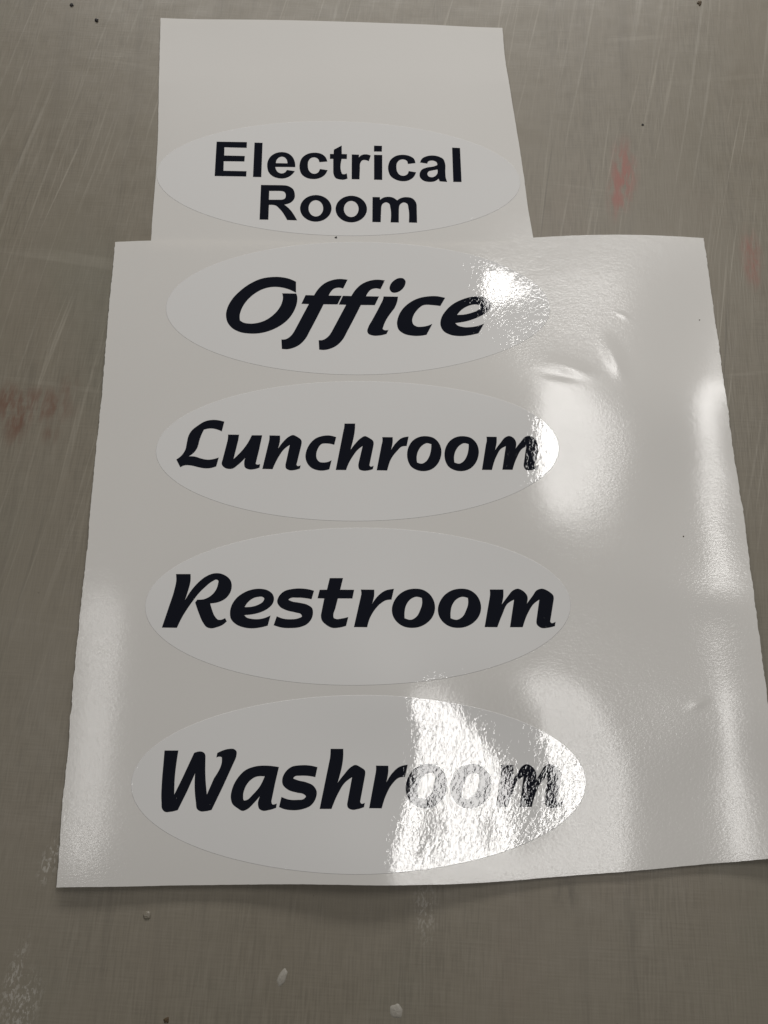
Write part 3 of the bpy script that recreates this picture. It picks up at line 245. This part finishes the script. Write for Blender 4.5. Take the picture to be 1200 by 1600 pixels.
# ------------------------------------------------------------------ materials
class NT:
    def __init__(s, name):
        s.m = bpy.data.materials.new(name); s.m.use_nodes = True; s.t = s.m.node_tree; s.b = s.t.nodes['Principled BSDF']
        s.out = s.t.nodes['Material Output']
        s.co = s.t.nodes.new('ShaderNodeTexCoord').outputs['Object']
    def new(s, k, **kw):
        n = s.t.nodes.new(k)
        for a, v in kw.items(): setattr(n, a, v)
        return n
    def link(s, a, b): s.t.links.new(a, b)
    def mp(s, scale=(1, 1, 1), rot=0, loc=(0, 0, 0), src=None):
        n = s.new('ShaderNodeMapping'); n.inputs['Scale'].default_value = scale; n.inputs['Location'].default_value = loc
        if rot:
            r = s.new('ShaderNodeVectorRotate', rotation_type='Z_AXIS'); r.inputs['Angle'].default_value = rot
            s.link(src or s.co, r.inputs['Vector']); s.link(r.outputs[0], n.inputs['Vector'])
        else: s.link(src or s.co, n.inputs['Vector'])
        return n.outputs[0]
    def noise(s, vec, scale, detail=2, rough=.5, dist=0):
        n = s.new('ShaderNodeTexNoise'); n.inputs['Scale'].default_value = scale; n.inputs['Detail'].default_value = detail
        n.inputs['Roughness'].default_value = rough; n.inputs['Distortion'].default_value = dist; s.link(vec, n.inputs['Vector'])
        return n.outputs['Fac']
    def ramp(s, f, a, b, va=0, vb=1):
        n = s.new('ShaderNodeMapRange', interpolation_type='SMOOTHSTEP'); n.inputs['From Min'].default_value = a; n.inputs['From Max'].default_value = b
        n.inputs['To Min'].default_value = va; n.inputs['To Max'].default_value = vb; s.link(f, n.inputs['Value']); return n.outputs[0]
    def math(s, op, a, b=None, c=None):
        n = s.new('ShaderNodeMath', operation=op)
        for i, v in enumerate((a, b, c)):
            if v is None: continue
            if isinstance(v, (int, float)): n.inputs[i].default_value = v
            else: s.link(v, n.inputs[i])
        return n.outputs[0]
    def mix(s, f, a, b):
        n = s.new('ShaderNodeMix', data_type='RGBA')
        for i, v in ((0, f), (6, a), (7, b)):
            if isinstance(v, (int, float)): n.inputs[i].default_value = v
            elif isinstance(v, tuple): n.inputs[i].default_value = v+(1,) if len(v) == 3 else v
            else: s.link(v, n.inputs[i])
        return n.outputs[2]
    def bump(s, h, dist, strength=1.0, normal=None):
        n = s.new('ShaderNodeBump'); n.inputs['Distance'].default_value = dist; n.inputs['Strength'].default_value = strength
        s.link(h, n.inputs['Height'])
        if normal: s.link(normal, n.inputs['Normal'])
        return n.outputs[0]
    def gauss(s, x, y, sx, sy, ang=0):
        """soft elliptical patch at x, y (metres)"""
        sub = s.new('ShaderNodeVectorMath', operation='SUBTRACT'); s.link(s.co, sub.inputs[0]); sub.inputs[1].default_value = (x, y, 0)
        v = s.mp((1/sx, 1/sy, 0), rot=ang, src=sub.outputs[0])
        l = s.new('ShaderNodeVectorMath', operation='LENGTH'); s.link(v, l.inputs[0])
        return s.ramp(l.outputs['Value'], 0.15, 1.6, 1, 0)

def vinyl(name, color):
    t = NT(name); b = t.b
    big = t.noise(t.co, 9, 2)
    col = t.mix(big, tuple(c*.97 for c in color), tuple(min(1, c*1.02) for c in color))
    t.link(col, b.inputs['Base Color'])
    b.inputs['Roughness'].default_value = .7; b.inputs['Specular IOR Level'].default_value = 0
    peel = t.noise(t.mp((1, .72, 1), rot=.5), 640, 2, .55, .6)
    mid = t.noise(t.mp((1, .45, 1), rot=.35), 105, 2, .5, .4)
    n1 = t.bump(mid, .00010); n2 = t.bump(peel, .000055, 1.0, n1)
    b.inputs['Coat Weight'].default_value = 1.0; b.inputs['Coat Roughness'].default_value = .03; b.inputs['Coat IOR'].default_value = 1.54
    t.link(n2, b.inputs['Coat Normal'])
    return t.m
def liner(name):
    t = NT(name); b = t.b
    big = t.noise(t.co, 14, 3)
    fine = t.noise(t.co, 900, 2)
    col = t.mix(t.math('ADD', t.math('MULTIPLY', big, .7), t.math('MULTIPLY', fine, .3)), (.672, .655, .626), (.722, .703, .670))
    t.link(col, b.inputs['Base Color'])
    b.inputs['Roughness'].default_value = .6; b.inputs['Specular IOR Level'].default_value = .3
    peel = t.noise(t.mp((.8, 1.3, 1), rot=-.25), 900, 2, .55, .4)
    mid = t.noise(t.mp((1, 1.6, 1)), 120, 2, .5, .4)
    n1 = t.bump(mid, .00003); n2 = t.bump(peel, .000040, 1.0, n1)
    b.inputs['Coat Weight'].default_value = 1.0; b.inputs['Coat Roughness'].default_value = .15; b.inputs['Coat IOR'].default_value = 1.43
    t.link(n2, b.inputs['Coat Normal'])
    tr = t.new('ShaderNodeBsdfTranslucent'); tr.inputs['Color'].default_value = (.75, .70, .62, 1)
    mx = t.new('ShaderNodeMixShader'); mx.inputs[0].default_value = .12
    t.link(b.outputs[0], mx.inputs[1]); t.link(tr.outputs[0], mx.inputs[2]); t.link(mx.outputs[0], t.out.inputs['Surface'])
    return t.m
def tabletop_material():
    t = NT('worn_grey_cutting_mat'); b = t.b
    A = math.radians(12)
    R = lambda sx, sy, a=A: t.mp((sx, sy, 1), rot=a)
    col = t.mix(t.noise(t.co, 6, 3, .6), (.188, .166, .128), (.228, .203, .160))
    # broad tonal clouds, slightly green or brown
    col = t.mix(t.ramp(t.noise(t.mp((1, .6, 1), loc=(3, 1, 0)), 9, 2), .52, .75, 0, .35), col, (.172, .174, .138))
    col = t.mix(t.ramp(t.noise(t.mp((1, .7, 1), loc=(7, 4, 0)), 13, 3), .55, .8, 0, .35), col, (.208, .168, .130))
    # long pale blade scores leaning a little to the right
    wn = t.new('ShaderNodeTexNoise'); wn.inputs['Scale'].default_value = 5; wn.inputs['Detail'].default_value = 1; t.link(t.co, wn.inputs['Vector'])
    wa = t.new('ShaderNodeVectorMath', operation='MULTIPLY_ADD'); t.link(wn.outputs['Color'], wa.inputs[0]); wa.inputs[1].default_value = (.011, .0, 0); t.link(t.co, wa.inputs[2])
    WP = wa.outputs[0]
    sy = t.new('ShaderNodeSeparateXYZ'); t.link(t.co, sy.inputs[0])
    worn = t.ramp(t.math('ADD', sy.outputs[1], t.math('MULTIPLY', t.noise(t.co, 12, 2), .12)), -.10, .16, .16, 1)
    def scores(scale, stretch, ang, lo, hi, strength, tint, seed, keep=(.42, .6)):
        nonlocal col
        n = t.noise(t.mp((1, stretch, 1), rot=ang, loc=(seed, seed*.37, 0), src=WP), scale, 1, .5, .0)
        f = t.ramp(n, lo, hi)
        k = t.ramp(t.noise(t.mp((1, .25, 1), rot=ang, loc=(seed*2, 1, 0)), 30, 2), keep[0], keep[1])
        f = t.math('MULTIPLY', t.math('MULTIPLY', t.math('MULTIPLY', f, k), strength), worn)
        col = t.mix(f, col, tint); return f
    a = scores(300, .010, A, .60, .74, .28, (.36, .335, .285), 1.3)
    scores(620, .014, A*1.12, .58, .74, .34, (.40, .37, .31), 5.1)
    scores(430, .012, A*.8, .60, .74, .28, (.39, .36, .30), 9.4)
    scores(330, .012, A*.9, .64, .75, .30, (.06, .055, .045), 14.2)
    scores(120, .008, math.radians(100), .66, .74, .16, (.40, .37, .31), 3.3, (.5, .62))
    scores(140, .010, math.radians(84), .67, .76, .14, (.39, .36, .30), 23.3, (.5, .62))
    # fine cross weave
    w1 = t.noise(t.mp((1, .06, 1), rot=.05), 1150, 1); w2 = t.noise(t.mp((.06, 1, 1), rot=.05), 1150, 1)
    weave = t.math('ADD', t.math('MULTIPLY', w1, 1.35), t.math('MULTIPLY', w2, .65))
    patch = t.ramp(t.noise(t.mp((1, .5, 1), loc=(2, 9, 0)), 22, 3, .6), .32, .68, .25, 1)
    col = t.mix(t.math('MULTIPLY', t.ramp(weave, .88, 1.3, 0, .19), patch), col, (.055, .05, .04))
    bands = t.noise(t.mp((1, .05, 1), rot=.03), 95, 3, .6)
    col = t.mix(t.ramp(bands, .50, .78, 0, .22), col, (.09, .08, .065))
    col = t.mix(t.math('MULTIPLY', t.ramp(weave, .95, .6, 0, .16), patch), col, (.29, .27, .23))
    # tiny dirt
    col = t.mix(t.ramp(t.noise(t.co, 240, 3, .7), .70, .80, 0, .5), col, (.05, .04, .03))
    # stains
    sn = t.ramp(t.noise(t.mp((1, .3, 1), rot=.1), 230, 3, .6), .34, .62)
    def stain(key, sx, sy, ang, s, tint):
        nonlocal col
        x, y = SPOTS[key]; g = t.gauss(x*MM, y*MM, sx, sy, ang)
        col = t.mix(t.math('MULTIPLY', t.math('MULTIPLY', g, sn), s), col, tint)
    red = (.27, .115, .09); br = (.15, .08, .055)
    stain('s1', .0065, .019, .05, .95, red); stain('s1b', .0050, .015, .15, .9, red); stain('s2', .005, .016, 0, .75, red)
    stain('s3', .005, .010, .1, .9, br); stain('s4', .006, .013, .1, .9, br); stain('s5', .013, .008, .2, .8, br); stain('s6', .004, .005, 0, .5, br)
    stain('s7', .004, .005, 0, .5, br); stain('k1', .005, .007, 0, .35, (.04, .035, .03))
    # lamp glints on the worktop, painted in as pale flecks
    glint = t.ramp(t.noise(t.mp((1, .45, 1), rot=.1), 750, 3, .7, .5), .50, .60)
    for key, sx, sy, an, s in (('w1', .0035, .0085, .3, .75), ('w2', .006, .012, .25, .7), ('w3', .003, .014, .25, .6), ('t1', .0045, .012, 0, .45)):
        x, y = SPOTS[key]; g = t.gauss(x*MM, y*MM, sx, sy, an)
        col = t.mix(t.math('MULTIPLY', t.math('MULTIPLY', g, glint), s), col, (.42, .40, .36))
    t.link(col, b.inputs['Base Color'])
    t.link(t.ramp(t.noise(t.co, 60, 3), .3, .7, .36, .46), b.inputs['Roughness'])
    b.inputs['Specular IOR Level'].default_value = .35
    n1 = t.bump(weave, .00004); n2 = t.bump(t.noise(t.co, 40, 2), .0004, 1, n1); n3 = t.bump(a, .00008, 1, n2)
    t.link(n3, b.inputs['Normal'])
    return t.m
def plain(name, color, rough=.5, spec=.5, var=.2, scale=600, bumpd=0.0001):
    t = NT(name); b = t.b; n = t.noise(t.co, scale, 3)
    t.link(t.mix(n, tuple(c*(1-var) for c in color), tuple(c*(1+var) for c in color)), b.inputs['Base Color'])
    b.inputs['Roughness'].default_value = rough; b.inputs['Specular IOR Level'].default_value = spec
    t.link(t.bump(n, bumpd), b.inputs['Normal'])
    return t.m
M_white = vinyl('white_gloss_vinyl', (.684, .677, .665))
M_black = vinyl('black_gloss_print', (.0058, .0070, .0125))
M_liner = liner('satin_release_liner')
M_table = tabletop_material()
M_rim = plain('cut_vinyl_rim', (.68, .675, .665), .9, .0, .04)

# ------------------------------------------------------------------ tabletop
bm = bmesh.new()
x0, x1, y0, y1, zt, zb = -.75, .75, -.55, .75, 0, -.03
vs = [bm.verts.new(p) for p in ((x0, y0, zt), (x1, y0, zt), (x1, y1, zt), (x0, y1, zt), (x0, y0, zb), (x1, y0, zb), (x1, y1, zb), (x0, y1, zb))]
for f in ((0, 1, 2, 3), (7, 6, 5, 4), (0, 4, 5, 1), (1, 5, 6, 2), (2, 6, 7, 3), (3, 7, 4, 0)): bm.faces.new([vs[i] for i in f])
bmesh.ops.bevel(bm, geom=bm.edges[:], offset=.003, segments=2, affect='EDGES')
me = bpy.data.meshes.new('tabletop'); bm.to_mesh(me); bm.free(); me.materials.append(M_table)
tabletop = bpy.data.objects.new('tabletop', me); S.collection.objects.link(tabletop)
tag(tabletop, 'worn grey brown worktop scored with pale blade scratches', kind='structure')

# ------------------------------------------------------------------ the two backing sheets
rng = random.Random(4)
def ragged(L, amp, edges):
    """nick the hand-cut edges a little"""
    n = len(L); d = np.roll(L, -1, 0)-np.roll(L, 1, 0); nn = np.stack([d[:, 1], -d[:, 0]], -1); nn /= np.linalg.norm(nn, axis=1)[:, None]
    out = L.copy(); r = 0
    for i in range(n):
        side = abs(nn[i, 0]) > .8
        r = .55*r+rng.gauss(0, 1)
        out[i] += nn[i]*r*amp*(1.0 if side else .22)
    return out
lowL = ragged(dense(parse(SHEET_LOW), .0013, .0013), .00010, None)
upL = ragged(dense(parse(SHEET_UP), .0016, .0016), .00004, None)
ex = []
for (cx, cy, h, sa, sl, an) in DENTS:
    for i in range(-12, 13):
        for j in range(-12, 13):
            ex.append((cx+i*.0009+.0001, cy+j*.0009+.00017))
sheet_up = draped('sticker_sheet', [[upL]], up_surface, 0, .00018, .004, M_liner, (-.03, .23, 0))
tag(sheet_up, 'narrower white backing sheet tucked under the top edge of the big sheet', 'sheet')
sheet_low = draped('sticker_sheet', [[lowL]], low_surface, 0, .00018, .0025, M_liner, (.01, 0, 0), extra=np.array(ex))
tag(sheet_low, 'large square glossy white backing sheet with curled right side carrying four ovals', 'sheet')

# ------------------------------------------------------------------ oval stickers and their lettering
def oval(cx, cy, w, h, rot, n=260):
    a = np.linspace(0, 2*math.pi, n, endpoint=False); r = math.radians(rot)
    x = w/2*np.cos(a); y = h/2*np.sin(a)
    return np.stack([cx+x*math.cos(r)-y*math.sin(r), cy+x*math.sin(r)+y*math.cos(r)], -1)*MM
LIFT = .00007
info = {
    'electrical': ('oval white sticker reading Electrical Room in upright black letters', ('electrical', 'room')),
    'office': ('oval white sticker reading Office in slanted black letters, below the narrower sheet', ('office',)),
    'lunchroom': ('oval white sticker reading Lunchroom in slanted black letters', ('lunchroom',)),
    'restroom': ('oval white sticker reading Restroom in slanted black letters', ('restroom',)),
    'washroom': ('oval white sticker reading Washroom with bright glare over its last letters', ('washroom',)),
}
for key, (label, words) in info.items():
    cx, cy, w, h, rot = OVALS[key]
    surf = up_surface if key == 'electrical' else low_surface
    org = (cx*MM, cy*MM, 0)
    st = bpy.data.objects.new('oval_sticker', None); S.collection.objects.link(st); st.location = org; st.empty_display_size = .01
    draped('vinyl_oval', [[oval(cx, cy, w, h, rot)]], surf, LIFT, LIFT*.9, .0028, M_white, org, parent=st, bevel=.00012, rim=M_rim)
    tag(st, label, 'sticker', 'oval room name stickers')
    for wd in words:
        gl = [[embolden(dense(parse(l), .0005, 99), .0001 if key == 'electrical' else .00004, i > 0) for i, l in enumerate(loops)] for loops in WORDS[wd]]
        draped('lettering', gl, surf, LIFT+.00003, .00002, .0030, M_black, org, parent=st)

# ------------------------------------------------------------------ crumbs and dried drops on the worktop
def blob(name, outline_r, height, spot, mat, label, cat, z=0.0, group=None, seed=1, stretch=(1, 1), rot=0):
    """low irregular mound"""
    r = random.Random(seed); n = 22; rings = 6
    ph = [r.uniform(0, 6.28) for _ in range(5)]; am = [r.uniform(.04, .16)*(.35 if cat == 'glue spot' else 1) for _ in range(5)]
    bm = bmesh.new(); prev = None; c, s = math.cos(rot), math.sin(rot)
    for k in range(rings+1):
        f = 1-k/rings; hh = height*math.sqrt(max(0, 1-f*f))*(1+.1*r.uniform(-1, 1))
        ring = []
        if k == rings:
            top = bm.verts.new((0, 0, hh))
            for i in range(n): bm.faces.new((prev[i], prev[(i+1) % n], top))
            break
        for i in range(n):
            a = 2*math.pi*i/n; q = 1+sum(am[j]*math.sin((j+2)*a+ph[j]) for j in range(5))
            x = outline_r*f*q*math.cos(a)*stretch[0]; y = outline_r*f*q*math.sin(a)*stretch[1]
            ring.append(bm.verts.new((x*c-y*s, x*s+y*c, hh*(1+.15*r.uniform(-1, 1)))))
        if prev:
            for i in range(n): bm.faces.new((prev[i], prev[(i+1) % n], ring[(i+1) % n], ring[i]))
        prev = ring
    me = bpy.data.meshes.new(name); bm.to_mesh(me); bm.free(); me.materials.append(mat)
    me.polygons.foreach_set('use_smooth', [True]*len(me.polygons))
    o = bpy.data.objects.new(name, me); S.collection.objects.link(o)
    x, y = SPOTS[spot] if isinstance(spot, str) else spot
    o.location = (x*MM, y*MM, z); return tag(o, label, cat, group)
M_crumb = plain('black_crumb', (.015, .013, .012), .7)
M_brown = plain('brown_crumb', (.07, .045, .02), .7)
M_glue = plain('dried_clear_glue', (.31, .29, .25), .4, .5, .12)
M_drop = plain('clear_droplet_resin', (.20, .178, .14), .3, .5, .1)
blob('crumb', .0011, .0008, 'c1', M_crumb, 'black crumb nearest the top left corner of the worktop', 'crumb', seed=3, stretch=(1, 1.3))
blob('crumb', .0012, .0009, 'c2', M_crumb, 'black crumb on the worktop left of the narrower sheet', 'crumb', seed=5)
blob('crumb', .0016, .0008, 'c3', M_brown, 'brown crumb at the top right of the worktop', 'crumb', seed=8, stretch=(.8, 1.2))
blob('crumb', .0007, .0005, 'c4', M_crumb, 'tiny dark crumb above the red stain on the worktop', 'crumb', seed=9)
blob('glue_spot', .0021, .0004, 'g1', M_glue, 'pale ragged glue spot on the worktop below the big sheet', 'glue spot', seed=11, stretch=(.8, 1.7), rot=-.45)
blob('glue_spot', .0027, .0004, 'g2', M_glue, 'round pale glue spot at the bottom edge of the worktop', 'glue spot', seed=12)
blob('glue_spot', .0018, .0007, 'g3', M_drop, 'small clear glue bead below the bottom left corner of the big sheet', 'glue spot', seed=13)
blob('crumb', .0011, .0006, 'g4', M_brown, 'brown crumb at the bottom edge of the worktop', 'crumb', seed=14)
def on_low(k, d=.0):
    x, y = SPOTS[k]; return float(low_surface(np.array([[x*MM, y*MM]]))[0][0])+d
x, y = SPOTS['i1']
blob('dust_speck', .00065, .0003, 'i1', M_crumb, 'black dust speck below the word Room on the narrower sheet', 'speck', z=float(up_height(x*MM, y*MM)), seed=21)
blob('dust_speck', .00034, .0002, 'i2', M_brown, 'dark dust speck near the upper right edge of the big sheet', 'speck', z=on_low('i2'), seed=22)
blob('dust_speck', .00036, .0002, 'i3', M_brown, 'dark dust speck right of the ovals on the big sheet beside the glare stripe', 'speck', z=on_low('i3'), seed=23)
S.render.resolution_x = 768; S.render.resolution_y = 1024
